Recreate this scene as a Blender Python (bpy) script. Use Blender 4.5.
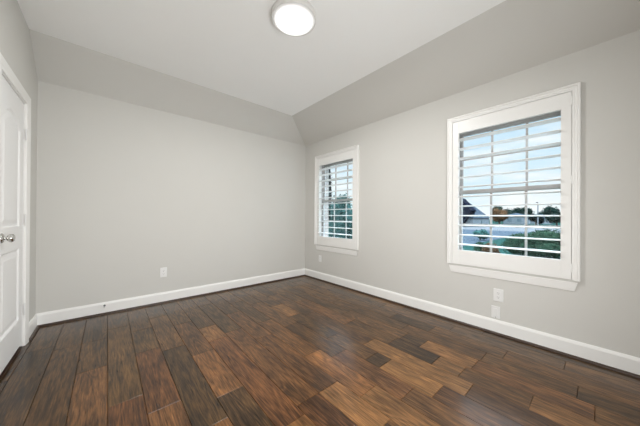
import bpy, bmesh, math, random
from mathutils import Vector, Matrix

# ------------------------------------------------------------------ scene, camera, world, sun, exposure
for o in list(bpy.data.objects):
    bpy.data.objects.remove(o, do_unlink=True)
scene = bpy.context.scene
COL = scene.collection
PI = math.pi

EYE = 1.1166
FOCAL_PX, CENTRE_Y = 244.671, 215.649
cam_d = Vector((0.655785, 0.754941, 0.003232))
cam_r = Vector((0.754921, -0.655791, 0.005698))
cam_u = Vector((-0.006421, 0.001297, 0.999979))
cd = bpy.data.cameras.new('camera')
cam = bpy.data.objects.new('camera', cd)
COL.objects.link(cam)
cd.sensor_fit = 'HORIZONTAL'
cd.sensor_width = 36.0
cd.lens = FOCAL_PX / 640 * 36
cd.shift_y = (CENTRE_Y - 213) / 640
cd.clip_start = 0.02
cd.clip_end = 1000
M = Matrix((cam_r, cam_u, -cam_d)).transposed().to_4x4()
M.translation = (0, 0, EYE)
cam.matrix_world = M
scene.camera = cam

LAMP_STRENGTH = 9.0
LAMP_WATTS = 33.0
FILL_WATTS = 44.0
SKY_STRENGTH = 1.0
SUN_STRENGTH = 0.5
scene.view_settings.view_transform = 'Standard'
scene.view_settings.look = 'None'
scene.view_settings.exposure = 0.07
scene.view_settings.gamma = 1.0
scene.view_settings.use_curve_mapping = False

w = bpy.data.worlds.new('sky')
scene.world = w
w.use_nodes = True
nt = w.node_tree
nt.nodes.clear()
def wn(t, **k):
    n = nt.nodes.new(t)
    for a, b in k.items(): setattr(n, a, b)
    return n
wo = wn('ShaderNodeOutputWorld'); wb = wn('ShaderNodeBackground')
tc = wn('ShaderNodeTexCoord'); sep = wn('ShaderNodeSeparateXYZ')
ramp = wn('ShaderNodeValToRGB')
ramp.color_ramp.elements[0].position = 0.0; ramp.color_ramp.elements[0].color = (0.80, 0.93, 1.0, 1)
ramp.color_ramp.elements[1].position = 0.55; ramp.color_ramp.elements[1].color = (0.50, 0.74, 1.0, 1)
mp = wn('ShaderNodeMapping'); mp.inputs['Scale'].default_value = (1.0, 1.0, 5.0)
nz = wn('ShaderNodeTexNoise'); nz.inputs['Scale'].default_value = 3.2; nz.inputs['Detail'].default_value = 5
cr = wn('ShaderNodeValToRGB')
cr.color_ramp.elements[0].position = 0.44; cr.color_ramp.elements[1].position = 0.66
mx = wn('ShaderNodeMix', data_type='RGBA')
mx.inputs['B'].default_value = (1.0, 1.0, 1.02, 1)
L = nt.links.new
L(tc.outputs['Generated'], sep.inputs[0]); L(sep.outputs['Z'], ramp.inputs['Fac'])
L(tc.outputs['Generated'], mp.inputs['Vector']); L(mp.outputs['Vector'], nz.inputs['Vector'])
L(nz.outputs['Fac'], cr.inputs['Fac']); L(cr.outputs['Color'], mx.inputs['Factor'])
L(ramp.outputs['Color'], mx.inputs['A']); L(mx.outputs['Result'], wb.inputs['Color'])
# an overcast sky is brighter overhead than at the horizon
zr = wn('ShaderNodeMapRange')
zr.inputs['From Min'].default_value = 0.33; zr.inputs['From Max'].default_value = 0.58
zr.inputs['To Min'].default_value = SKY_STRENGTH; zr.inputs['To Max'].default_value = SKY_STRENGTH * 17.0
L(sep.outputs['Z'], zr.inputs['Value']); L(zr.outputs['Result'], wb.inputs['Strength'])
L(wb.outputs[0], wo.inputs['Surface'])

sl = bpy.data.lights.new('sun', 'SUN')
sl.energy = SUN_STRENGTH; sl.angle = math.radians(25); sl.color = (1.0, 0.97, 0.92)
sun = bpy.data.objects.new('sun', sl); COL.objects.link(sun)
sun.location = (-20, -6, 20)
sun.rotation_euler = Vector((0.75, 0.25, -0.62)).to_track_quat('-Z', 'Y').to_euler()

# unseen soft fill light added behind the camera to even out the room
al = bpy.data.lights.new('fill_light', 'AREA')
al.shape = 'RECTANGLE'; al.size = 1.1; al.size_y = 1.3; al.energy = FILL_WATTS; al.color = (0.985, 0.995, 1.0)
ao = bpy.data.objects.new('fill_light', al); COL.objects.link(ao)
ao.location = (0.80, -0.44, 0.80)
ao.rotation_euler = Vector((0.0, 1.0, 0.0)).to_track_quat('-Z', 'Y').to_euler()

# ------------------------------------------------------------------ materials
def mat(name, color, rough=0.5, metal=0.0, noise=0.0, nscale=40.0, bump=0.0, bscale=200.0, coat=0.0, spec=0.5):
    m = bpy.data.materials.new(name); m.use_nodes = True
    t = m.node_tree; b = t.nodes['Principled BSDF']
    b.inputs['Base Color'].default_value = (*color, 1)
    b.inputs['Roughness'].default_value = rough
    b.inputs['Metallic'].default_value = metal
    b.inputs['Coat Weight'].default_value = coat
    b.inputs['Specular IOR Level'].default_value = spec
    c = t.nodes.new('ShaderNodeTexCoord')
    n = t.nodes.new('ShaderNodeTexNoise'); n.inputs['Scale'].default_value = nscale; n.inputs['Detail'].default_value = 3
    t.links.new(c.outputs['Object'], n.inputs['Vector'])
    if noise > 0:
        x = t.nodes.new('ShaderNodeMix'); x.data_type = 'RGBA'
        x.inputs['A'].default_value = (*[v * (1 - noise) for v in color], 1)
        x.inputs['B'].default_value = (*[min(1, v * (1 + noise)) for v in color], 1)
        t.links.new(n.outputs['Fac'], x.inputs['Factor']); t.links.new(x.outputs['Result'], b.inputs['Base Color'])
    if bump > 0:
        n2 = t.nodes.new('ShaderNodeTexNoise'); n2.inputs['Scale'].default_value = bscale; n2.inputs['Detail'].default_value = 2
        t.links.new(c.outputs['Object'], n2.inputs['Vector'])
        bp = t.nodes.new('ShaderNodeBump'); bp.inputs['Strength'].default_value = bump; bp.inputs['Distance'].default_value = 0.002
        t.links.new(n2.outputs['Fac'], bp.inputs['Height']); t.links.new(bp.outputs['Normal'], b.inputs['Normal'])
    return m

PAINT = mat('wall_paint', (0.665, 0.656, 0.624), 0.75, noise=0.015, nscale=3, bump=0.12, bscale=160)
CEIL = mat('ceiling_paint', (0.93, 0.932, 0.920), 0.85, noise=0.01, nscale=3, bump=0.15, bscale=130)
TRIM = mat('white_trim_paint', (0.90, 0.895, 0.875), 0.35, noise=0.01, nscale=20)
DOORW = mat('white_door_paint', (0.90, 0.90, 0.895), 0.38, noise=0.01, nscale=20)
SHUT = mat('white_shutter_paint', (0.90, 0.895, 0.875), 0.35, noise=0.01, nscale=20)
SASH = mat('taupe_vinyl', (0.50, 0.47, 0.45), 0.45, noise=0.02, nscale=30)
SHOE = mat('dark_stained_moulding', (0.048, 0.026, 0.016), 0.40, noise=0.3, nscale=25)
CHROME = mat('satin_nickel', (0.66, 0.65, 0.63), 0.16, metal=1.0, noise=0.03, nscale=60)
HINGE = mat('painted_hinge_metal', (0.80, 0.80, 0.79), 0.35, metal=0.0, noise=0.03, nscale=60)
PLASTIC = mat('white_plastic', (0.84, 0.84, 0.83), 0.3, noise=0.01, nscale=60)
SLOT = mat('dark_slot', (0.06, 0.06, 0.06), 0.6, noise=0.1)
RUBBER = mat('white_rubber', (0.7, 0.7, 0.68), 0.6, noise=0.05)
SPRING = mat('spring_steel', (0.16, 0.16, 0.16), 0.35, metal=0.8, noise=0.05)
GAP = mat('plank_gap', (0.012, 0.008, 0.006), 0.8, noise=0.2)
CLOSET = mat('closet_painted_shade', (0.12, 0.115, 0.11), 0.9, noise=0.02)  # colour darkened to put shade into the closet behind the door gap
NICKEL_RIM = mat('lamp_rim_metal', (0.80, 0.79, 0.77), 0.35, metal=0.3, noise=0.02)
LAMP_TRIM = mat('lamp_trim_white', (0.82, 0.81, 0.79), 0.4, noise=0.01)

def brick_mat():
    m = bpy.data.materials.new('tan_brick'); m.use_nodes = True
    t = m.node_tree; b = t.nodes['Principled BSDF']
    c = t.nodes.new('ShaderNodeTexCoord'); br = t.nodes.new('ShaderNodeTexBrick')
    mpn = t.nodes.new('ShaderNodeMapping'); mpn.inputs['Rotation'].default_value = (0, PI / 2, PI / 2)
    br.inputs['Scale'].default_value = 4
    br.inputs['Color1'].default_value = (0.34, 0.28, 0.25, 1); br.inputs['Color2'].default_value = (0.40, 0.34, 0.30, 1)
    br.inputs['Mortar'].default_value = (0.4, 0.37, 0.33, 1)
    t.links.new(c.outputs['Object'], mpn.inputs[0]); t.links.new(mpn.outputs[0], br.inputs['Vector'])
    t.links.new(br.outputs['Color'], b.inputs['Base Color']); b.inputs['Roughness'].default_value = 0.85
    return m
BRICK = brick_mat()

def glass_mat():
    m = bpy.data.materials.new('window_glass'); m.use_nodes = True
    t = m.node_tree; t.nodes.remove(t.nodes['Principled BSDF'])
    o = t.nodes['Material Output']
    tr = t.nodes.new('ShaderNodeBsdfTransparent'); tr.inputs[0].default_value = (0.96, 0.985, 0.98, 1)
    g = t.nodes.new('ShaderNodeBsdfGlossy'); g.inputs['Roughness'].default_value = 0.01
    fr = t.nodes.new('ShaderNodeFresnel'); fr.inputs['IOR'].default_value = 1.25
    mxs = t.nodes.new('ShaderNodeMixShader')
    t.links.new(fr.outputs[0], mxs.inputs[0]); t.links.new(tr.outputs[0], mxs.inputs[1]); t.links.new(g.outputs[0], mxs.inputs[2])
    t.links.new(mxs.outputs[0], o.inputs['Surface'])
    return m
GLASS = glass_mat()

def lamp_mat():
    # frosted acrylic: the light engine sits behind the middle, so the edge glows less
    m = bpy.data.materials.new('glowing_acrylic'); m.use_nodes = True
    t = m.node_tree; b = t.nodes['Principled BSDF']
    b.inputs['Base Color'].default_value = (0.62, 0.62, 0.61, 1); b.inputs['Roughness'].default_value = 0.4
    c = t.nodes.new('ShaderNodeTexCoord'); s = t.nodes.new('ShaderNodeSeparateXYZ')
    vl = t.nodes.new('ShaderNodeVectorMath'); vl.operation = 'LENGTH'
    ml = t.nodes.new('ShaderNodeVectorMath'); ml.operation = 'MULTIPLY'; ml.inputs[1].default_value = (1, 1, 0)
    mr = t.nodes.new('ShaderNodeMapRange')
    mr.inputs['From Min'].default_value = 0.122; mr.inputs['From Max'].default_value = 0.166
    mr.inputs['To Min'].default_value = 0.0; mr.inputs['To Max'].default_value = 1.0
    t.links.new(c.outputs['Object'], ml.inputs[0]); t.links.new(ml.outputs[0], vl.inputs[0])
    t.links.new(vl.outputs['Value'], mr.inputs['Value'])
    pw = t.nodes.new('ShaderNodeMath'); pw.operation = 'POWER'; pw.inputs[0].default_value = 0.20 / LAMP_STRENGTH
    t.links.new(mr.outputs['Result'], pw.inputs[1])
    mu = t.nodes.new('ShaderNodeMath'); mu.operation = 'MULTIPLY'; mu.inputs[1].default_value = LAMP_STRENGTH
    t.links.new(pw.outputs[0], mu.inputs[0])
    b.inputs['Emission Color'].default_value = (1.0, 0.985, 0.96, 1)
    t.links.new(mu.outputs[0], b.inputs['Emission Strength'])
    return m
ACRYLIC = lamp_mat()

def wood_floor_mat():
    m = bpy.data.materials.new('hand_scraped_hickory'); m.use_nodes = True
    t = m.node_tree; b = t.nodes['Principled BSDF']; N = t.nodes.new; K = t.links.new
    c = N('ShaderNodeTexCoord')
    at = N('ShaderNodeAttribute'); at.attribute_name = 'plank_tone'      # x: tone, y: redness, z: offset
    sx = N('ShaderNodeSeparateXYZ'); K(at.outputs['Vector'], sx.inputs[0])
    of = N('ShaderNodeCombineXYZ')
    m1 = N('ShaderNodeMath'); m1.operation = 'MULTIPLY'; m1.inputs[1].default_value = 37.0; K(sx.outputs['Z'], m1.inputs[0])
    m2 = N('ShaderNodeMath'); m2.operation = 'MULTIPLY'; m2.inputs[1].default_value = 91.0; K(sx.outputs['Z'], m2.inputs[0])
    K(m1.outputs[0], of.inputs['X']); K(m2.outputs[0], of.inputs['Y']); K(m2.outputs[0], of.inputs['Z'])
    ad = N('ShaderNodeVectorMath'); ad.operation = 'ADD'; K(c.outputs['Object'], ad.inputs[0]); K(of.outputs[0], ad.inputs[1])
    # fine straight grain
    mg = N('ShaderNodeMapping'); mg.inputs['Scale'].default_value = (150, 9.0, 1); K(ad.outputs[0], mg.inputs[0])
    ng = N('ShaderNodeTexNoise'); ng.inputs['Scale'].default_value = 1.0; ng.inputs['Detail'].default_value = 5; ng.inputs['Roughness'].default_value = 0.65
    K(mg.outputs[0], ng.inputs['Vector'])
    # cathedral figure: warped rings
    mw = N('ShaderNodeMapping'); mw.inputs['Scale'].default_value = (9, 1.1, 1); K(ad.outputs[0], mw.inputs[0])
    nw = N('ShaderNodeTexNoise'); nw.inputs['Scale'].default_value = 1.0; nw.inputs['Detail'].default_value = 2; nw.inputs['Distortion'].default_value = 0.6
    K(mw.outputs[0], nw.inputs['Vector'])
    k = N('ShaderNodeMath'); k.operation = 'MULTIPLY'; k.inputs[1].default_value = 60; K(nw.outputs['Fac'], k.inputs[0])
    sn = N('ShaderNodeMath'); sn.operation = 'SINE'; K(k.outputs[0], sn.inputs[0])
    # blotches of stain
    mb = N('ShaderNodeMapping'); mb.inputs['Scale'].default_value = (9, 3.0, 1); K(ad.outputs[0], mb.inputs[0])
    nb = N('ShaderNodeTexNoise'); nb.inputs['Scale'].default_value = 1.0; nb.inputs['Detail'].default_value = 4; K(mb.outputs[0], nb.inputs['Vector'])
    def madd(a, mul, add):
        n = N('ShaderNodeMath'); n.operation = 'MULTIPLY_ADD'; n.inputs[1].default_value = mul
        K(a, n.inputs[0])
        if isinstance(add, (int, float)): n.inputs[2].default_value = add
        else: K(add, n.inputs[2])
        return n.outputs[0]
    v = madd(ng.outputs['Fac'], 1.15, -0.615)
    v = madd(sn.outputs[0], 0.085, v)
    v2 = madd(nb.outputs['Fac'], 0.60, -0.29)
    av = N('ShaderNodeMath'); av.operation = 'ADD'; K(v, av.inputs[0]); K(v2, av.inputs[1])
    tone = N('ShaderNodeMath'); tone.operation = 'ADD'; K(av.outputs[0], tone.inputs[0]); K(sx.outputs['X'], tone.inputs[1])
    rp = N('ShaderNodeValToRGB'); e = rp.color_ramp.elements
    e[0].position = 0.0; e[0].color = (0.018, 0.0110, 0.0060, 1)
    e[1].position = 1.0; e[1].color = (0.40, 0.200, 0.070, 1)
    for p, col in ((0.25, (0.048, 0.0275, 0.0130, 1)), (0.5, (0.112, 0.060, 0.0235, 1)), (0.75, (0.212, 0.109, 0.040, 1))):
        q = e.new(p); q.color = col
    K(tone.outputs[0], rp.inputs['Fac'])
    red = N('ShaderNodeMix'); red.data_type = 'RGBA'; red.blend_type = 'MULTIPLY'
    red.inputs['B'].default_value = (1.12, 0.87, 0.86, 1)
    K(sx.outputs['Y'], red.inputs['Factor']); K(rp.outputs['Color'], red.inputs['A'])
    K(red.outputs['Result'], b.inputs['Base Color'])
    rr = madd(ng.outputs['Fac'], 0.10, 0.24)
    K(rr, b.inputs['Roughness'])
    b.inputs['Specular IOR Level'].default_value = 0.05
    b.inputs['Coat Weight'].default_value = 0.62; b.inputs['Coat Roughness'].default_value = 0.17
    # hand-scraped waves and open grain
    ms = N('ShaderNodeMapping'); ms.inputs['Scale'].default_value = (22, 5, 1); K(ad.outputs[0], ms.inputs[0])
    ns = N('ShaderNodeTexNoise'); ns.inputs['Scale'].default_value = 1.0; ns.inputs['Detail'].default_value = 2; K(ms.outputs[0], ns.inputs['Vector'])
    h = madd(ng.outputs['Fac'], 0.25, ns.outputs['Fac'])
    bp = N('ShaderNodeBump'); bp.inputs['Strength'].default_value = 0.22; bp.inputs['Distance'].default_value = 0.004
    K(h, bp.inputs['Height']); K(bp.outputs['Normal'], b.inputs['Normal'])
    return m
WOOD = wood_floor_mat()

# ------------------------------------------------------------------ helpers
def link(name, bm, m, parent=None, smooth=False, kind=None, bevel=0.0):
    bmesh.ops.recalc_face_normals(bm, faces=bm.faces)
    me = bpy.data.meshes.new(name); bm.to_mesh(me); bm.free()
    mats = m if isinstance(m, (list, tuple)) else [m]
    for q in mats: me.materials.append(q)
    if smooth:
        for p in me.polygons: p.use_smooth = True
    o = bpy.data.objects.new(name, me); COL.objects.link(o)
    if parent: o.parent = parent
    if kind: o['kind'] = kind
    if bevel > 0:
        bv = o.modifiers.new('bevel', 'BEVEL'); bv.width = bevel; bv.segments = 2; bv.limit_method = 'ANGLE'
    return o

def empty(name, loc=(0, 0, 0), kind=None):
    o = bpy.data.objects.new(name, None); COL.objects.link(o); o.location = loc
    o.empty_display_size = 0.1
    if kind: o['kind'] = kind
    return o

def tag(o, label, cat, group=None):
    o['label'] = label; o['category'] = cat
    if group: o['group'] = group
    return o

def box(bm, x0, x1, y0, y1, z0, z1):
    vs = [bm.verts.new(p) for p in ((x0, y0, z0), (x1, y0, z0), (x1, y1, z0), (x0, y1, z0), (x0, y0, z1), (x1, y0, z1), (x1, y1, z1), (x0, y1, z1))]
    for f in ((0, 3, 2, 1), (4, 5, 6, 7), (0, 1, 5, 4), (1, 2, 6, 5), (2, 3, 7, 6), (3, 0, 4, 7)):
        bm.faces.new([vs[i] for i in f])
    return vs

def boxes(*bs):
    bm = bmesh.new()
    for b in bs: box(bm, *b)
    return bm

def prism(bm, pts, axis, a, b):
    """extrude a closed 2-D outline along axis from a to b; outline coords are the other two axes in order"""
    def P(u, v, t):
        return {'x': (t, u, v), 'y': (u, t, v), 'z': (u, v, t)}[axis]
    A = [bm.verts.new(P(u, v, a)) for u, v in pts]
    B = [bm.verts.new(P(u, v, b)) for u, v in pts]
    n = len(pts)
    bm.faces.new(A); bm.faces.new(list(reversed(B)))
    for i in range(n):
        bm.faces.new((A[i], B[i], B[(i + 1) % n], A[(i + 1) % n]))

def lathe(bm, prof, seg=48, axis='z', centre=(0, 0, 0)):
    """prof: list of (radius, height) along axis; open at the ends unless radius is 0"""
    rings = []
    for r, hgt in prof:
        ring = []
        n = 1 if r < 1e-6 else seg
        for i in range(n):
            a = 2 * PI * i / seg
            u, v = r * math.cos(a), r * math.sin(a)
            p = {'z': (u, v, hgt), 'x': (hgt, u, v), 'y': (u, hgt, v)}[axis]
            ring.append(bm.verts.new(Vector(p) + Vector(centre)))
        rings.append(ring)
    for A, B in zip(rings, rings[1:]):
        for i in range(seg):
            j = (i + 1) % seg
            if len(A) == 1 and len(B) == 1: continue
            if len(A) == 1: bm.faces.new((A[0], B[i], B[j]))
            elif len(B) == 1: bm.faces.new((A[i], B[0], A[j]))
            else: bm.faces.new((A[i], B[i], B[j], A[j]))

def tube(bm, pts, r, seg=8):
    rings = []
    for i, p in enumerate(pts):
        p = Vector(p)
        t = (Vector(pts[min(i + 1, len(pts) - 1)]) - Vector(pts[max(i - 1, 0)])).normalized()
        a = t.orthogonal().normalized() if i == 0 else (prev - t * prev.dot(t)).normalized()
        prev = a
        bq = t.cross(a)
        rings.append([bm.verts.new(p + a * r * math.cos(2 * PI * k / seg) + bq * r * math.sin(2 * PI * k / seg)) for k in range(seg)])
    for A, B in zip(rings, rings[1:]):
        for k in range(seg):
            bm.faces.new((A[k], A[(k + 1) % seg], B[(k + 1) % seg], B[k]))
    bm.faces.new(rings[0]); bm.faces.new(list(reversed(rings[-1])))

# ------------------------------------------------------------------ room shell
XR, YF, XL, YB = 2.8345, 3.6903, -0.5342, -0.46
HW, HC, SA, SB = 2.44, 2.7605, 0.3674, 0.5682
WT = 0.16                                     # framed wall thickness
WIN = [(0.160, 1.060, 0.665, 2.062), (2.430, 3.330, 0.665, 2.062)]   # rough openings y0 y1 z0 z1 in the right wall

def wall_x_with_openings(bm, x0, x1, ya, yb, z0, z1, holes):
    ys = ya
    for (a, b, c, d) in sorted(holes):
        box(bm, x0, x1, ys, a, z0, z1)
        if c > z0: box(bm, x0, x1, a, b, z0, c)
        box(bm, x0, x1, a, b, d, z1)
        ys = b
    box(bm, x0, x1, ys, yb, z0, z1)

bm = bmesh.new()
wall_x_with_openings(bm, XR, XR + WT, YB - 0.15, YF + 0.15, -0.05, HW + 0.4, WIN)
link('wall_right', bm, PAINT, kind='structure')
bm = bmesh.new()
wall_x_with_openings(bm, XR + WT + 0.002, XR + WT + 0.10, YB - 0.25, YF + 0.25, -1.0, HW + 0.5, [(a + 0.01, b - 0.01, c + 0.01, d - 0.01) for a, b, c, d in WIN])
link('wall_brick_outside', bm, BRICK, kind='structure')
link('wall_far', boxes((XL - 0.12, XR, YF, YF + 0.15, -0.05, HW + 0.4)), PAINT, kind='structure')
link('wall_back', boxes((XL - 0.12, XR, YB - 0.15, YB, -0.05, HC + 0.1)), PAINT, kind='structure')
DY0, DY1, DZ = 2.555, 3.222, 2.060            # door opening in the left wall
bm = bmesh.new()
wall_x_with_openings(bm, XL - 0.12, XL, YB - 0.15, YF + 0.15, -0.05, HC + 0.1, [(DY0 - 0.02, DY1 + 0.02, -0.05, DZ + 0.02)])
link('wall_left', bm, PAINT, kind='structure')
link('ceiling', boxes((XL - 0.12, XR - SB + 0.02, YB - 0.15, YF - SA + 0.02, HC, HC + 0.1)), CEIL, kind='structure')
bm = bmesh.new()
prism(bm, [(XR + 0.02, HW - 0.0007), (XR - SB, HC), (XR - SB, HC + 0.12), (XR + 0.02, HC + 0.12)], 'y', YB - 0.15, YF + 0.05)
link('ceiling_slope_right', bm, PAINT, kind='structure')
bm = bmesh.new()
prism(bm, [(YF + 0.02, HW - 0.0007), (YF - SA, HC), (YF - SA, HC + 0.12), (YF + 0.02, HC + 0.12)], 'x', XL - 0.05, XR + 0.05)
link('ceiling_slope_far', bm, PAINT, kind='structure')
# unseen closet behind the door; shuts outside light from the gap
link('wall_closet', boxes((XL - 0.95, XL - 0.90, DY0 - 0.4, DY1 + 0.4, -0.05, 2.5), (XL - 0.90, XL - 0.121, DY0 - 0.45, DY0 - 0.4, -0.05, 2.5),
     (XL - 0.90, XL - 0.121, DY1 + 0.4, DY1 + 0.45, -0.05, 2.5), (XL - 0.95, XL - 0.121, DY0 - 0.45, DY1 + 0.45, 2.5, 2.55)), CLOSET, kind='structure')

# ------------------------------------------------------------------ plank floor
random.seed(11)
PW, P0 = 0.1685, 0.008
# strip index -> [(y of the far end of a plank, tone, redness)], listed from far to near; each runs to the next one
PLAN = {
    -4: [(3.69, .36, .1), (2.62, .30, .1), (1.30, .40, .2)],
    -3: [(3.69, .40, .1), (3.05, .34, .1), (1.10, .45, .2)],
    -2: [(3.69, .42, .1), (2.95, .38, .2), (1.25, .33, .1)],
    -1: [(3.69, .38, .1), (2.95, .42, .1), (2.415, .58, .5), (1.15, .40, .3)],
    0: [(3.69, .40, .0), (3.15, .43, .0), (1.876, .44, .9), (0.9, .5, .2)],
    1: [(3.69, .42, .1), (2.95, .41, .0), (2.462, .47, .9), (1.67, .55, .6), (0.6, .4, .3)],
    2: [(3.69, .40, .0), (3.20, .45, .2), (2.366, .27, .0), (1.36, .52, .6), (0.3, .4, .2)],
    3: [(3.69, .38, .1), (2.85, .43, .5), (2.131, .60, .6), (1.546, .27, .1), (0.7, .45, .2)],
    4: [(3.69, .40, .1), (2.603, .60, .4), (2.28, .46, .9), (1.10, .56, .5), (0.2, .4, .2)],
    5: [(3.69, .45, .1), (3.25, .36, .0), (2.35, .46, .6), (1.175, .30, .8), (0.45, .4, .3)],
    6: [(3.69, .38, .1), (2.78, .50, .5), (2.05, .42, .6), (1.174, .66, .3), (0.764, .36, .4)],
    7: [(3.69, .46, .2), (3.10, .38, .1), (2.35, .50, .5), (1.551, .62, .6), (0.98, .58, .3), (0.3, .34, .5)],
    8: [(3.69, .40, .1), (2.90, .47, .3), (2.1, .36, .3), (1.408, .46, .7), (0.804, .42, .4), (0.35, .32, .7)],
    9: [(3.69, .44, .2), (2.672, .66, .3), (2.28, .36, .1), (1.65, .40, .3), (1.21, .27, .1), (1.079, .72, .2), (0.688, .32, .7), (0.02, .4, .4)],
    10: [(3.69, .38, .1), (3.05, .46, .3), (2.20, .40, .4), (1.364, .62, .2), (0.561, .30, .5), (-0.2, .4, .2)],
    11: [(3.69, .46, .1), (2.60, .52, .5), (1.75, .40, .2), (1.235, .24, .1), (0.847, .60, .2), (0.66, .40, .3), (0.279, .54, .3)],
    12: [(3.69, .40, .0), (2.85, .36, .1), (1.95, .48, .2), (1.218, .27, .1), (1.029, .70, .3), (0.631, .46, .6), (0.024, .42, .2)],
    13: [(3.69, .44, .1), (3.20, .50, .2), (2.30, .40, .1), (1.304, .48, .3), (0.62, .44, .2), (0.10, .38, .1)],
    14: [(3.69, .38, .0), (3.414, .47, .2), (2.40, .42, .1), (1.541, .26, .1), (1.109, .46, .2), (0.513, .50, .3)],
    15: [(3.69, .48, .1), (2.75, .40, .1), (1.80, .50, .2), (0.985, .46, .1), (0.181, .50, .2)],
    16: [(3.69, .44, .1), (3.00, .50, .1), (1.60, .42, .1), (0.75, .36, .1)],
}
bm = bmesh.new()
lay = bm.loops.layers.float_vector.new('plank_tone')
box(bm, XL - 0.92, XR, YB - 0.15, YF + 0.02, -0.06, -0.004)
for f in bm.faces: f.material_index = 1
def plank(x0, x1, y0, y1, val):
    g, dpt = 0.0022, 0.0040
    lo = [bm.verts.new(p) for p in ((x0, y0, -dpt), (x1, y0, -dpt), (x1, y1, -dpt), (x0, y1, -dpt))]
    hi = [bm.verts.new(p) for p in ((x0 + g, y0 + g, 0), (x1 - g, y0 + g, 0), (x1 - g, y1 - g, 0), (x0 + g, y1 - g, 0))]
    fs = [bm.faces.new(hi)] + [bm.faces.new((lo[i], lo[(i + 1) % 4], hi[(i + 1) % 4], hi[i])) for i in range(4)]
    for f in fs:
        for l in f.loops: l[lay] = val
for k in range(-9, 17):
    xa, xb = P0 + k * PW, min(P0 + (k + 1) * PW, XR)
    rows = PLAN.get(k)
    if rows is None:
        rows, y = [], YF
        while y > YB:
            rows.append((y, random.uniform(.28, .5), random.uniform(0, .5))); y -= random.uniform(.5, 1.4)
    rows = [(min(r[0], YF), r[1] - (0.04 if k < 0 else 0.0), r[2]) for r in rows]
    for i, (ytop, tone, red) in enumerate(rows):
        ybot = rows[i + 1][0] if i + 1 < len(rows) else YB - 0.1
        plank(xa, xb, ybot, ytop, Vector((tone + random.uniform(-.02, .02), red, random.random())))
link('floor', bm, [WOOD, GAP], kind='structure')

# ------------------------------------------------------------------ baseboards and dark shoe moulding
BH, BT = 0.133, 0.015
def base_profile(sgn, at):
    # (offset from the wall, height)
    return [(at, 0.012), (at + sgn * BT, 0.012), (at + sgn * BT, BH - 0.022), (at + sgn * (BT - 0.004), BH - 0.010), (at + sgn * 0.007, BH), (at, BH)]
def shoe_profile(sgn, at):
    r = 0.018; n = 5
    pts = [(at + sgn * BT, 0.0005)]
    for i in range(n + 1):
        a = PI / 2 * i / n
        pts.append((at + sgn * (BT + r * math.cos(a)), 0.0005 + r * math.sin(a)))
    return pts
def run(name, prof, axis, a, b, m):
    bm = bmesh.new(); prism(bm, prof, axis, a, b); return link(name, bm, m, kind='structure')
run('baseboard_right', base_profile(-1, XR), 'y', YB, YF, TRIM)
run('baseboard_far', base_profile(-1, YF), 'x', XL, XR - BT, TRIM)
run('baseboard_left', base_profile(1, XL), 'y', DY1 + 0.0825, YF - BT, TRIM)
run('baseboard_near_left', base_profile(1, XL), 'y', YB, DY0 - 0.0825, TRIM)
run('baseboard_back', base_profile(1, YB), 'x', XL + BT, XR - BT, TRIM)
run('trim_shoe_right', shoe_profile(-1, XR), 'y', YB, YF - BT, SHOE)
run('trim_shoe_far', shoe_profile(-1, YF), 'x', XL + BT, XR - BT, SHOE)
run('trim_shoe_left', shoe_profile(1, XL), 'y', DY1 + 0.0825, YF - BT, SHOE)
run('trim_shoe_near_left', shoe_profile(1, XL), 'y', YB, DY0 - 0.0825, SHOE)

# ------------------------------------------------------------------ door in the left wall
def offset_loop(pts, d):
    """inset a counter-clockwise closed outline by d"""
    n = len(pts); out = []
    for i in range(n):
        p0, p1, p2 = Vector(pts[i - 1]), Vector(pts[i]), Vector(pts[(i + 1) % n])
        e1, e2 = (p1 - p0).normalized(), (p2 - p1).normalized()
        n1, n2 = Vector((-e1.y, e1.x)), Vector((-e2.y, e2.x))
        mvec = (n1 + n2)
        mvec = mvec / max(0.2, mvec.length_squared) * 2
        out.append(tuple(p1 + mvec * d))
    return out
def panel_door(y0, y1, z0, z1, xf, xb):
    bm = bmesh.new()
    ys, ye = y0 + 0.105, y1 - 0.105
    lower = [(ys, 0.255), (ye, 0.255), (ye, 0.845), (ys, 0.845)]
    upper = [(ys, 1.020), (ye, 1.020), (ye, 1.80)]
    n = 14
    for i in range(1, n):
        t = i / n
        upper.append((ye + (ys - ye) * t, 1.80 + 0.10 * math.sin(PI * t) ** 0.85))
    upper.append((ys, 1.80))
    outer = [(y0, z0), (y1, z0), (y1, z1), (y0, z1)]
    edges, loops0 = [], []
    for lp in (outer, lower, upper):
        vs = [bm.verts.new((xf, u, v)) for u, v in lp]
        edges += [bm.edges.new((vs[i], vs[(i + 1) % len(vs)])) for i in range(len(vs))]
        loops0.append(vs)
    bmesh.ops.triangle_fill(bm, edges=edges, use_beauty=True)
    for lp, vs in ((lower, loops0[1]), (upper, loops0[2])):
        for f in [f for f in bm.faces if all(v in vs for v in f.verts)]:
            bm.faces.remove(f)
        prev = vs
        for d, dep in ((0.006, 0.003), (0.014, 0.011), (0.030, 0.011), (0.058, 0.003)):
            cur = [bm.verts.new((xf - dep, u, v)) for u, v in offset_loop(lp, d)]
            for i in range(len(cur)):
                j = (i + 1) % len(cur)
                bm.faces.new((prev[i], prev[j], cur[j], cur[i]))
            prev = cur
        bm.faces.new(prev)
    o = loops0[0]
    back = [bm.verts.new((xb, v.co.y, v.co.z)) for v in o]
    for i in range(4):
        j = (i + 1) % 4
        bm.faces.new((o[i], back[i], back[j], o[j]))
    bm.faces.new(back)
    return bm
XD = XL - 0.006
door = link('door_1', panel_door(DY0 + 0.004, DY1 - 0.004, 0.034, DZ - 0.006, XD, XD - 0.035), DOORW, kind='structure')
bm = bmesh.new()
ky, kz = 2.652, 0.957
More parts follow.
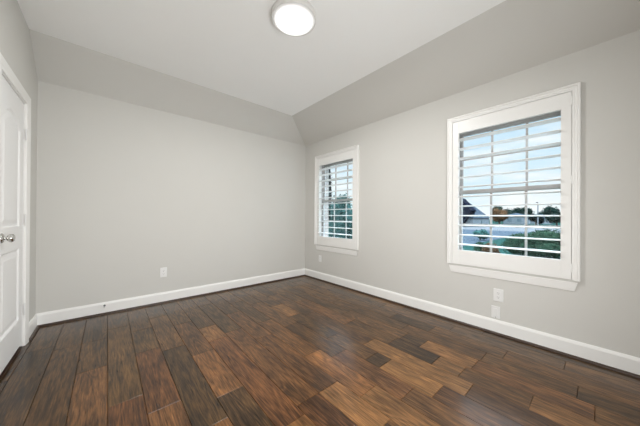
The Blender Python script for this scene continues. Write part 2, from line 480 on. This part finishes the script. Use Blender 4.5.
lathe(bm, [(0, 0.0), (0.033, 0.0), (0.033, 0.006), (0.027, 0.011), (0.012, 0.014), (0.0105, 0.024), (0.014, 0.028)], 32, 'x', (XD, ky, kz))
lathe(bm, [(0.014, 0.026), (0.022, 0.030), (0.0275, 0.038), (0.0285, 0.045), (0.026, 0.053), (0.019, 0.058), (0.008, 0.0605), (0, 0.0608)], 32, 'x', (XD, ky, kz))
kn = link('door_knob', bm, CHROME, door, smooth=True); kn['label'] = 'satin nickel round knob'
for hz in (1.80, 1.075, 0.315):
    bm = bmesh.new()
    lathe(bm, [(0, -0.050), (0.0035, -0.049), (0.005, -0.045), (0.005, 0.045), (0.0035, 0.049), (0, 0.050)], 16, 'z', (XL + 0.006, DY1 - 0.001, hz))
    box(bm, XD - 0.001, XD + 0.002, DY1 - 0.022, DY1 - 0.005, hz - 0.044, hz + 0.044)
    link('hinge', bm, HINGE, door, smooth=False)
link('trim_door_gap_shade', boxes((XL - 0.11, XL - 0.004, DY0, DY1, 0.0003, 0.004)), SHOE, kind='structure')  # dark strip added to stand for the shade under the door
# jamb and casing
link('trim_door_jamb', boxes((XL - 0.12, XL, DY0 - 0.019, DY0, 0, DZ + 0.019), (XL - 0.12, XL, DY1, DY1 + 0.019, 0, DZ + 0.019), (XL - 0.12, XL, DY0, DY1, DZ, DZ + 0.019),
     (XL - 0.055, XL - 0.042, DY0, DY0 + 0.012, 0, DZ), (XL - 0.055, XL - 0.042, DY1 - 0.012, DY1, 0, DZ), (XL - 0.055, XL - 0.042, DY0 + 0.012, DY1 - 0.012, DZ - 0.012, DZ)), TRIM, kind='structure')
def casing(bm, inner, outer_w):
    """U-shaped mitred casing: rings of the profile swept round the opening"""
    prof = [(0.0, 0.0), (0.0, 0.010), (0.004, 0.012), (0.020, 0.012), (0.030, 0.015), (0.060, 0.018), (outer_w - 0.006, 0.020), (outer_w, 0.016), (outer_w, 0.0)]
    y0, y1, zt = inner
    stations = []
    for off, th in prof:
        stations.append([(XL + th, y0 - off, 0.0), (XL + th, y0 - off, zt + off), (XL + th, y1 + off, zt + off), (XL + th, y1 + off, 0.0)])
    V = [[bm.verts.new(p) for p in s] for s in stations]
    for A, B in zip(V, V[1:]):
        for i in range(3): bm.faces.new((A[i], B[i], B[i + 1], A[i + 1]))
    for i in (0, 3): bm.faces.new([s[i] for s in V])
bm = bmesh.new(); casing(bm, (DY0 - 0.006, DY1 + 0.006, DZ + 0.006), 0.076)
link('trim_door_casing', bm, TRIM, kind='structure')

# ------------------------------------------------------------------ windows
def make_window(n, wy0, wy1, z0, z1):
    root = empty('window_%d' % n, (XR, (wy0 + wy1) / 2, z0), kind='structure')
    loc = root.location
    def put(name, bm, m, parent=root, **k):
        off = loc if parent is root else loc
        for v in bm.verts: v.co -= off
        return link(name, bm, m, parent, **k)
    g = 0.002
    t = 0.012
    # drywall-return liner
    put('jamb_liner', boxes((XR + 0.001, XR + 0.085, wy0 + g, wy0 + t, z0 + g, z1 - g), (XR + 0.001, XR + 0.085, wy1 - t, wy1 - g, z0 + g, z1 - g),
                            (XR + 0.001, XR + 0.085, wy0 + t, wy1 - t, z1 - t, z1 - g), (XR + 0.001, XR + 0.085, wy0 + t, wy1 - t, z0 + g, z0 + t)), TRIM)
    a, b, c, d = wy0 + g, wy1 - g, z0 + g, z1 - g
    f = 0.020
    put('window_frame', boxes((XR + 0.085, XR + 0.155, a, a + f, c, d), (XR + 0.085, XR + 0.155, b - f, b, c, d),
                              (XR + 0.085, XR + 0.155, a + f, b - f, d - f, d), (XR + 0.085, XR + 0.155, a + f, b - f, c, c + f)), SASH)
    a, b, c, d = a + f, b - f, c + f, d - f
    mid = 1.392
    pitch = 0.2745
    yc = (wy0 + wy1) / 2 - 0.012
    for (s0, s1, xa, xb, mz) in ((mid - 0.022, d, XR + 0.120, XR + 0.150, 1.748), (c, mid + 0.016, XR + 0.088, XR + 0.118, 1.040)):
        sw = 0.032
        st, sb = (sw, 0.040) if s0 > c else (0.034, 0.040)
        sash = put('sash', boxes((xa, xb, a, a + sw, s0, s1), (xa, xb, b - sw, b, s0, s1), (xa, xb, a + sw, b - sw, s1 - st, s1), (xa, xb, a + sw, b - sw, s0, s0 + sb)), SASH)
        xm = (xa + xb) / 2
        for yy in (yc - pitch / 2, yc + pitch / 2):
            bm = boxes((xm - 0.008, xm + 0.008, yy - 0.0085, yy + 0.0085, s0 + sb, s1 - st))
            for v in bm.verts: v.co -= loc
            link('muntin', bm, SASH, sash)
        bm = bmesh.new()
        es = [a + sw, yc - pitch / 2 - 0.0085, yc - pitch / 2 + 0.0085, yc + pitch / 2 - 0.0085, yc + pitch / 2 + 0.0085, b - sw]
        for q in range(3): box(bm, xm - 0.007, xm + 0.007, es[2 * q], es[2 * q + 1], mz - 0.0085, mz + 0.0085)
        for v in bm.verts: v.co -= loc
        link('muntin', bm, SASH, sash)
        bm = boxes((xm - 0.002, xm + 0.002, a + sw, b - sw, s0 + sb, s1 - st))
        for v in bm.verts: v.co -= loc
        link('pane', bm, GLASS, sash)
    # apron moulding under the shutter frame, its ends cut at a slant
    ya, yb = wy0 - 0.036, wy1 + 0.036
    bm = bmesh.new()
    zt, zb = z0 - 0.066, z0 - 0.138
    A = [(XR, ya - 0.0, zt), (XR, ya + 0.018, zb), (XR, yb - 0.018, zb), (XR, yb, zt)]
    F = [(XR - 0.016, ya, zt), (XR - 0.008, ya + 0.018, zb), (XR - 0.008, yb - 0.018, zb), (XR - 0.016, yb, zt)]
    va = [bm.verts.new(p) for p in A]; vf = [bm.verts.new(p) for p in F]
    bm.faces.new(va); bm.faces.new(vf)
    for i in range(4): bm.faces.new((va[i], va[(i + 1) % 4], vf[(i + 1) % 4], vf[i]))
    put('window_apron', bm, TRIM, bevel=0.002)
    return root
for i, wv in enumerate(WIN): make_window(i + 1, *wv)

# ------------------------------------------------------------------ plantation shutters
LOUVRE_Z = [0.831 + 0.1006 * i for i in range(12)]
def make_shutter():
    """local frame: x away from the wall surface (room side negative), y from the near edge, z absolute"""
    W, zb, zt = 1.002, 0.617, 2.189
    root = empty('plantation_shutter', (XR, 0.109, 0.617))
    def put(name, bm, m, parent=root, **k):
        for v in bm.verts: v.co -= Vector((0, 0, zb))
        return link(name, bm, m, parent, **k)
    # outer frame, swept profile with an outer bead and a stepped inner face
    prof = [(0.0, 0.0), (0.0, -0.030), (0.004, -0.034), (0.016, -0.034), (0.019, -0.024), (0.034, -0.024), (0.038, -0.019), (0.048, -0.019), (0.048, 0.0)]
    bm = bmesh.new()
    V = []
    for off, x in prof:
        V.append([bm.verts.new(p) for p in ((x, off, zb), (x, off, zt - off), (x, W - off, zt - off), (x, W - off, zb))])
    for A, B in zip(V, V[1:] + V[:1]):
        for i in range(3): bm.faces.new((A[i], A[i + 1], B[i + 1], B[i]))
    for i in (0, 3): bm.faces.new([q[i] for q in V])
    put('shutter_frame', bm, SHUT)
    # hinged panel: two stiles and two rails
    xa, xb = -0.016, 0.014
    p0, p1, q0, q1 = 0.051, W - 0.051, zb + 0.003, zt - 0.051
    o0, o1, r0, r1 = 0.113, W - 0.111, 0.771, 2.010
    bm = boxes((xa, xb, p0, o0, q0, q1), (xa, xb, o1, p1, q0, q1), (xa + 0.0008, xb, o0, o1, q0, r0), (xa + 0.0008, xb, o0, o1, r1, q1))
    put('shutter_panel', bm, SHUT, bevel=0.0015)
    for z in LOUVRE_Z:
        bm = bmesh.new()
        cx, hw, th = 0.001, 0.058, 0.0070
        n = 14
        ring = []
        for k in range(n):
            a = 2 * PI * k / n
            u = hw * math.cos(a); v = th * math.sin(a)
            tl = LOUVRE_TILT
            ring.append((cx + u * math.cos(tl) - v * math.sin(tl), z + u * math.sin(tl) + v * math.cos(tl)))
        A = [bm.verts.new((x, o0 + 0.002, zz)) for x, zz in ring]; B = [bm.verts.new((x, o1 - 0.002, zz)) for x, zz in ring]
        for k in range(n): bm.faces.new((A[k], A[(k + 1) % n], B[(k + 1) % n], B[k]))
        bm.faces.new(A); bm.faces.new(B)
        put('louver', bm, SHUT)
    for z in (zt - 0.125, (zb + zt) / 2 + 0.02, zb + 0.095):
        bm = bmesh.new()
        lathe(bm, [(0, -0.034), (0.0045, -0.034), (0.0045, 0.034), (0, 0.034)], 12, 'z', (-0.0185, 0.0495, z))
        box(bm, -0.0180, -0.0155, 0.052, 0.062, z - 0.028, z + 0.028)
        put('hinge', bm, SHUT)
    return root
LOUVRE_TILT = math.radians(0)
sh = make_shutter()
tag(sh, 'open white plantation shutter on the nearer right-hand window, above the two stacked wall plates', 'window shutter', 'plantation shutters on the right wall')
sh2 = sh.copy(); COL.objects.link(sh2); sh2.location = (XR, 2.379, 0.617)
for ch in list(sh.children):
    c2 = ch.copy(); COL.objects.link(c2); c2.parent = sh2
sh2['label'] = 'open white plantation shutter on the narrow-looking window beside the far corner'

# ------------------------------------------------------------------ wall plates
def plate(name, axis, centre, w_, h_, style):
    """axis 'x': on the right wall facing -x; 'y': on the far wall facing -y"""
    root = empty(name, centre)
    def put(nm, bm, m, **k):
        if axis == 'y':
            for v in bm.verts: v.co = Vector((-v.co.y, v.co.x, v.co.z))
        return link(nm, bm, m, root, **k)
    put('wall_plate', boxes((-0.006, 0, -w_ / 2, w_ / 2, -h_ / 2, h_ / 2)), PLASTIC, bevel=0.002)
    if style == 'duplex':
        for s in (-1, 1):
            bm = bmesh.new()
            pts = [(0.0168 * math.cos(a) * 1.0, s * 0.0195 + max(-0.0145, min(0.0145, 0.0172 * math.sin(a)))) for a in [2 * PI * i / 24 for i in range(24)]]
            prism(bm, pts, 'x', -0.0085, -0.005)
            r = put('receptacle', bm, PLASTIC)
            bm = boxes((-0.0088, -0.0080, -0.0075, -0.0055, s * 0.0195 - 0.001, s * 0.0195 + 0.008), (-0.0088, -0.0080, 0.0055, 0.0075, s * 0.0195 - 0.001, s * 0.0195 + 0.007))
            lathe(bm, [(0, -0.0088), (0.0026, -0.0088), (0.0026, -0.0080), (0, -0.0080)], 12, 'x', (0, 0, s * 0.0195 - 0.0085))
            if axis == 'y':
                for v in bm.verts: v.co = Vector((-v.co.y, v.co.x, v.co.z))
            link('slot', bm, SLOT, r)
        bm = bmesh.new(); lathe(bm, [(0, -0.0078), (0.003, -0.0072), (0.003, -0.005), (0, -0.005)], 12, 'x'); put('screw', bm, PLASTIC)
    else:
        bm = boxes((-0.0085, -0.005, -0.0165, 0.0165, -0.033, 0.033)); put('insert', bm, PLASTIC, bevel=0.001)
        for s in (-1, 1):
            bm = bmesh.new(); lathe(bm, [(0, -0.0078), (0.003, -0.0072), (0.003, -0.005), (0, -0.005)], 12, 'x', (0, 0, s * 0.048)); put('screw', bm, SLOT if s < 0 else PLASTIC)
    return root
tag(plate('electrical_outlet', 'x', (XR, 0.648, 0.372), 0.080, 0.119, 'duplex'), 'white duplex outlet on right wall, upper of two plates under the nearer window', 'outlet', 'white wall plates')
tag(plate('wall_jack', 'x', (XR, 0.669, 0.205), 0.070, 0.115, 'insert'), 'white jack plate just above the baseboard, lower of two stacked plates', 'wall plate', 'white wall plates')
tag(plate('electrical_outlet', 'x', (XR, 3.250, 0.376), 0.070, 0.112, 'duplex'), 'small white outlet on right wall beneath the window beside the far corner', 'outlet', 'white wall plates')
tag(plate('electrical_outlet', 'y', (0.547, YF, 0.388), 0.074, 0.122, 'duplex'), 'white duplex outlet alone on the blank far wall', 'outlet', 'white wall plates')

# ------------------------------------------------------------------ spring door stop on the far baseboard
ds = empty('door_stop', (-0.018, YF - BT, 0.099))
bm = bmesh.new(); lathe(bm, [(0, 0), (0.010, 0), (0.010, -0.004), (0.006, -0.008), (0, -0.008)], 16, 'y'); link('base', bm, SPRING, ds)
bm = bmesh.new()
tube(bm, [(0.0048 * math.cos(2 * PI * 11 * i / 176), -0.008 - 0.058 * i / 176, 0.0048 * math.sin(2 * PI * 11 * i / 176)) for i in range(177)], 0.0014, 6); link('spring', bm, SPRING, ds, smooth=True)
bm = bmesh.new(); lathe(bm, [(0, -0.064), (0.007, -0.064), (0.0078, -0.070), (0.0065, -0.078), (0, -0.080)], 16, 'y'); link('tip', bm, RUBBER, ds, smooth=True)
tag(ds, 'small spring door stop screwed to the white far baseboard near the door', 'door stop')

# ------------------------------------------------------------------ ceiling light
cl = empty('ceiling_light', (1.140, 1.650, HC))
bm = bmesh.new()
lathe(bm, [(0.150, 0.0), (0.176, 0.0), (0.180, -0.004), (0.180, -0.044), (0.177, -0.048), (0.172, -0.048), (0.170, -0.044), (0.170, -0.004)], 96)
link('lamp_rim', bm, NICKEL_RIM, cl, smooth=True)
bm = bmesh.new()
prof = [(0.1698, -0.040)]
for i in range(1, 13):
    a = PI / 2 * i / 12
    prof.append((0.1698 * math.cos(a) if i < 12 else 0.0, -0.044 - 0.022 * math.sin(a)))
lathe(bm, prof, 96)
link('diffuser', bm, ACRYLIC, cl, smooth=True)
ll = bpy.data.lights.new('lamp_light', 'AREA')
ll.shape = 'DISK'; ll.size = 0.17; ll.energy = LAMP_WATTS; ll.color = (1.0, 0.992, 0.972)
lo = bpy.data.objects.new('lamp_light', ll); COL.objects.link(lo); lo.parent = cl; lo.location = (0, 0, -0.070)
tag(cl, 'round flush ceiling light, glowing white disc with thin metal rim', 'ceiling light')

# ------------------------------------------------------------------ outdoors
GZ = -1.0
def ground_mat():
    m = mat('lawn_turf', (0.0086, 0.0240, 0.0202), 0.9, spec=0.0, noise=0.4, nscale=3)
    return m
TURF = ground_mat()
ROAD = mat('pale_asphalt', (0.0624, 0.0624, 0.0648), 0.85, spec=0.0, noise=0.12, nscale=0.6)
DRIVE = mat('grey_concrete', (0.0278, 0.0346, 0.0422), 0.8, spec=0.0, noise=0.15, nscale=1.5)
SIDING = mat('pale_siding', (0.1008, 0.1128, 0.1200), 0.7, spec=0.0, noise=0.06, nscale=1.0)
SLATE = mat('grey_shingles', (0.0250, 0.0317, 0.0394), 0.85, spec=0.0, noise=0.2, nscale=3)
DARKROOF = mat('dark_shingles', (0.0062, 0.0072, 0.0115), 0.85, spec=0.0, noise=0.3, nscale=2)
WINDARK = mat('dark_window_glass', (0.06, 0.08, 0.09), 0.2, noise=0.1)
BARK = mat('bark', (0.08, 0.06, 0.045), 0.9, noise=0.3)
POLE = mat('galvanised_steel', (0.10, 0.105, 0.11), 0.8, spec=0.1, noise=0.1)
LEAF = {k: mat('leaf_' + k, c_, 0.9, spec=0.0, noise=0.45, nscale=s_) for k, c_, s_ in (
    ('green', (0.0120, 0.0240, 0.0150), 6), ('dark', (0.0050, 0.0105, 0.0085), 3), ('orange', (0.0450, 0.0240, 0.0120), 2), ('teal', (0.0200, 0.0480, 0.0430), 4), ('black', (0.0030, 0.0050, 0.0050), 4))}
link('ground_lawn', boxes((XR + WT + 0.12, 320, -140, 260, GZ - 0.3, GZ)), TURF, kind='structure')
link('ground_street', boxes((47, 84, -140, 260, GZ - 0.05, GZ + 0.02)), ROAD, kind='structure')
link('ground_driveway', boxes((19.0, 47.0, 6.6, 15.5, GZ - 0.05, GZ + 0.02)), DRIVE, kind='structure')

def foliage(name, centre, rad, n, leaf, m, parent=None, seed=0, lobes=7):
    rnd = random.Random(seed)
    bm = bmesh.new()
    cx, cy, cz = centre; rx, ry, rz = rad
    cores = []
    for i in range(lobes):
        u = Vector((rnd.uniform(-1, 1), rnd.uniform(-1, 1), rnd.uniform(-0.8, 1))); u = u.normalized() * rnd.uniform(0.35, 0.62)
        cores.append((Vector((u.x * rx, u.y * ry, u.z * rz)), rnd.uniform(0.42, 0.60)))
    for c_, s_ in cores:                                   # dense inner masses
        r_ = bmesh.ops.create_icosphere(bm, subdivisions=2, radius=1.0)
        for v in r_['verts']:
            k = s_ * 0.86 * (1 + rnd.uniform(-0.16, 0.16))
            v.co = Vector((v.co.x * rx * k, v.co.y * ry * k, v.co.z * rz * k)) + c_ + Vector(centre)
    for i in range(n):                                     # leaves over the outside
        c_, s_ = rnd.choice(cores)
        d_ = Vector((rnd.gauss(0, 1), rnd.gauss(0, 1), rnd.gauss(0, 1))).normalized()
        k = s_ * rnd.uniform(0.82, 1.12)
        p = Vector((d_.x * rx * k, d_.y * ry * k, d_.z * rz * k)) + c_ + Vector(centre)
        a = Vector((rnd.gauss(0, 1), rnd.gauss(0, 1), rnd.gauss(0, 1))).normalized(); b_ = a.orthogonal().normalized()
        L1, L2 = leaf * rnd.uniform(0.7, 1.3), leaf * 0.45
        q = [bm.verts.new(p + a * L1 * 0.5), bm.verts.new(p + b_ * L2 * 0.5), bm.verts.new(p - a * L1 * 0.5), bm.verts.new(p - b_ * L2 * 0.5)]
        bm.faces.new(q)
    me = bpy.data.meshes.new(name); bm.to_mesh(me); bm.free(); me.materials.append(m)
    o = bpy.data.objects.new(name, me); COL.objects.link(o)
    if parent: o.parent = parent
    return o
def tree(name, x, y, h_, rad, m, label, group, seed, n=900, leaf=0.3, trunk=0.18, low=0.10, cat='tree', lobes=7):
    r = empty(name, (x, y, GZ))
    bm = bmesh.new()
    lathe(bm, [(0, -0.02), (trunk * 1.3, -0.02), (trunk, h_ * 0.2), (trunk * 0.6, h_ * 0.7), (0, h_ * 0.72)], 10)
    link('trunk', bm, BARK, r)
    hz = h_ * (1 - low) / 2
    ra, rb = rad if isinstance(rad, tuple) else (rad, rad)
    foliage('foliage', (0, 0, h_ - hz), (ra, rb, hz * 1.15), n, leaf, m, r, seed, lobes)
    return tag(r, label, cat, group)

# low bushes across the nearer view
for i, (x, y, h_, rad, k, lab, n) in enumerate([
        (15.6, 4.35, 0.75, (0.38, 0.38), 'green', 'lowest green bush outside the nearer window, far left of the row', 900),
        (14.0, 3.45, 0.98, (0.36, 0.42), 'orange', 'low rust-coloured bush outside the nearer window', 1200),
        (15.8, 2.05, 1.46, (0.60, 1.30), 'green', 'wide spreading green hedge bush filling the lower right of the nearer window view', 5200),
        (14.2, 0.45, 1.05, (0.40, 0.50), 'green', 'green bush at the right end of the row outside the nearer window', 1200)]):
    tree('hedge_bush', x, y, h_, rad, LEAF[k], lab, 'bushes outside the nearer window', 20 + i, n=n, leaf=0.13, trunk=0.05, low=0.05, cat='bush', lobes=16 if n > 5000 else 7)
tree('hedge_bush', 26.0, 7.35, 1.0, 0.7, LEAF['teal'], 'small blue-green shrub at the edge of the grey driveway outside', 'bushes outside the nearer window', 31, n=500, leaf=0.2, trunk=0.05, low=0.05, cat='bush')
# trees across the street
tree('street_tree', 92, 20.9, 5.4, 2.2, LEAF['orange'], 'rust-brown autumn tree right of the grey-roofed house outside', 'trees across the street', 40, leaf=0.4)
tree('street_tree', 112, 25.2, 6.9, 3.0, LEAF['dark'], 'dark tree behind the rust-brown autumn tree outside', 'trees across the street', 41, leaf=0.5)
tree('street_tree', 124, 24.2, 6.8, 3.6, LEAF['dark'], 'dark round tree behind the pale houses, left of the window bar', 'trees across the street', 42, leaf=0.6)
tree('street_tree', 138, 22.0, 6.3, 4.6, LEAF['dark'], 'dark wide tree behind the pale houses outside', 'trees across the street', 43, leaf=0.6)
tree('street_tree', 156, 17.5, 5.2, 6.0, LEAF['dark'], 'low dark tree on the horizon right of the light pole', 'trees across the street', 44, leaf=0.6)
tree('street_tree', 92, 8.0, 5.4, 2.9, LEAF['dark'], 'large dark tree at the right edge of the nearer window view', 'trees across the street', 45, leaf=0.6)
tree('street_tree', 84, 11.2, 2.9, 1.6, LEAF['black'], 'low dark shrub tree in front of the large dark tree outside', 'trees across the street', 46, leaf=0.5)

def hip_house(x, y, lx, ly, wall_h, ridge_h, rx0, rx1, wm, rm, label, wins=()):
    """walls with a hip roof, ridge along x between rx0 and rx1 (local)"""
    r = empty('house', (x, y, GZ))
    link('wall', boxes((0, lx, -ly / 2, ly / 2, -0.02, wall_h)), wm, r)
    bm = bmesh.new(); e = 0.25
    c_ = [(-e, -ly / 2 - e, wall_h), (lx + e, -ly / 2 - e, wall_h), (lx + e, ly / 2 + e, wall_h), (-e, ly / 2 + e, wall_h)]
    v = [bm.verts.new(p) for p in c_]; a = bm.verts.new((rx0, 0, ridge_h)); b = bm.verts.new((rx1, 0, ridge_h))
    bm.faces.new(v)
    hip = bm.faces.new((v[0], a, v[3])); bm.faces.new((v[1], v[2], b)); bm.faces.new((v[0], v[1], b, a)); bm.faces.new((v[3], a, b, v[2]))
    link('roof', bm, rm, r)
    for (side, u0, u1, w0, w1) in wins:
        bm = boxes((u0, u1, -ly / 2 - 0.05, -ly / 2 + 0.02, w0, w1)) if side == 's' else boxes((-0.05, 0.02, u0, u1, w0, w1))
        link('window', bm, WINDARK, r)
    return tag(r, label, 'house', 'houses across the street')
h1 = hip_house(60.0, 22.6, 11.5, 8.6, 1.95, 6.35, 7.0, 9.0, SIDING, SLATE, 'pale house with grey roof and dark front gable at left of the window view', wins=[('s', 5.2, 6.0, 0.7, 1.6)])
bm = bmesh.new()                                           # dark front wing roof
prism(bm, [(-4.6, 1.7), (-1.6, 0.75), (0.0, 3.6), (-2.2, 6.3), (-4.6, 7.2)], 'x', -1.2, 2.0)
for v in bm.verts: v.co.y += -1.9 + 1.9
for v in bm.verts: v.co = Vector((v.co.x, -v.co.y - 4.3, v.co.z))
link('front_gable', bm, DARKROOF, h1)
hip_house(97, 18.2, 8, 5.5, 2.5, 3.6, 2.5, 5.5, SIDING, SLATE, 'pale distant house right of the rust-brown tree outside', wins=[('f', -1.8, -0.8, 0.8, 1.9), ('f', 0.6, 1.7, 0.8, 1.9)])
hip_house(108, 13.6, 8, 5.0, 1.9, 3.3, 2.5, 5.5, SIDING, SLATE, 'pale distant house behind the light pole outside', wins=[('f', -0.6, 0.8, 0.6, 1.5)])
# street light
sp = empty('street_light', (80, 10.3, GZ))
bm = bmesh.new(); lathe(bm, [(0, -0.02), (0.14, -0.02), (0.11, 5.6), (0, 5.6)], 10); link('pole', bm, POLE, sp)
bm = bmesh.new(); tube(bm, [(0, 0, 5.5), (-0.5, 0, 5.75), (-1.1, 0, 5.8)], 0.06); link('arm', bm, POLE, sp)
bm = boxes((-1.7, -1.0, -0.18, 0.18, 5.72, 5.88)); link('lamp_head', bm, POLE, sp, bevel=0.03)
tag(sp, 'thin grey street light standing between the far houses outside', 'street light')
# greenery outside the window beside the corner
for i, (x, y, h_, rad, k, lab) in enumerate([
        (10.2, 9.5, 3.35, 0.95, 'teal', 'large blue-green shrub filling the lower panes of the corner window'),
        (9.4, 7.1, 3.15, 0.95, 'teal', 'large blue-green shrub at the right of the corner window view'),
        (8.6, 11.4, 3.0, 0.8, 'green', 'green shrub at the left of the corner window view')]):
    tree('garden_shrub', x, y, h_, rad, LEAF[k], lab, 'shrubs outside the corner window', 60 + i, n=1800, leaf=0.2, trunk=0.08, low=0.02, cat='bush')
r = empty('cypress_tree', (12.5, 13.75, GZ))
bm = bmesh.new(); lathe(bm, [(0, -0.02), (0.14, -0.02), (0.08, 4.5), (0, 6.3)], 10); link('trunk', bm, BARK, r)
foliage('foliage', (0, 0, 4.0), (0.50, 0.50, 4.2), 2200, 0.16, LEAF['black'], r, 77, lobes=12)
tag(r, 'tall narrow dark evergreen seen at the left of the corner window', 'tree')
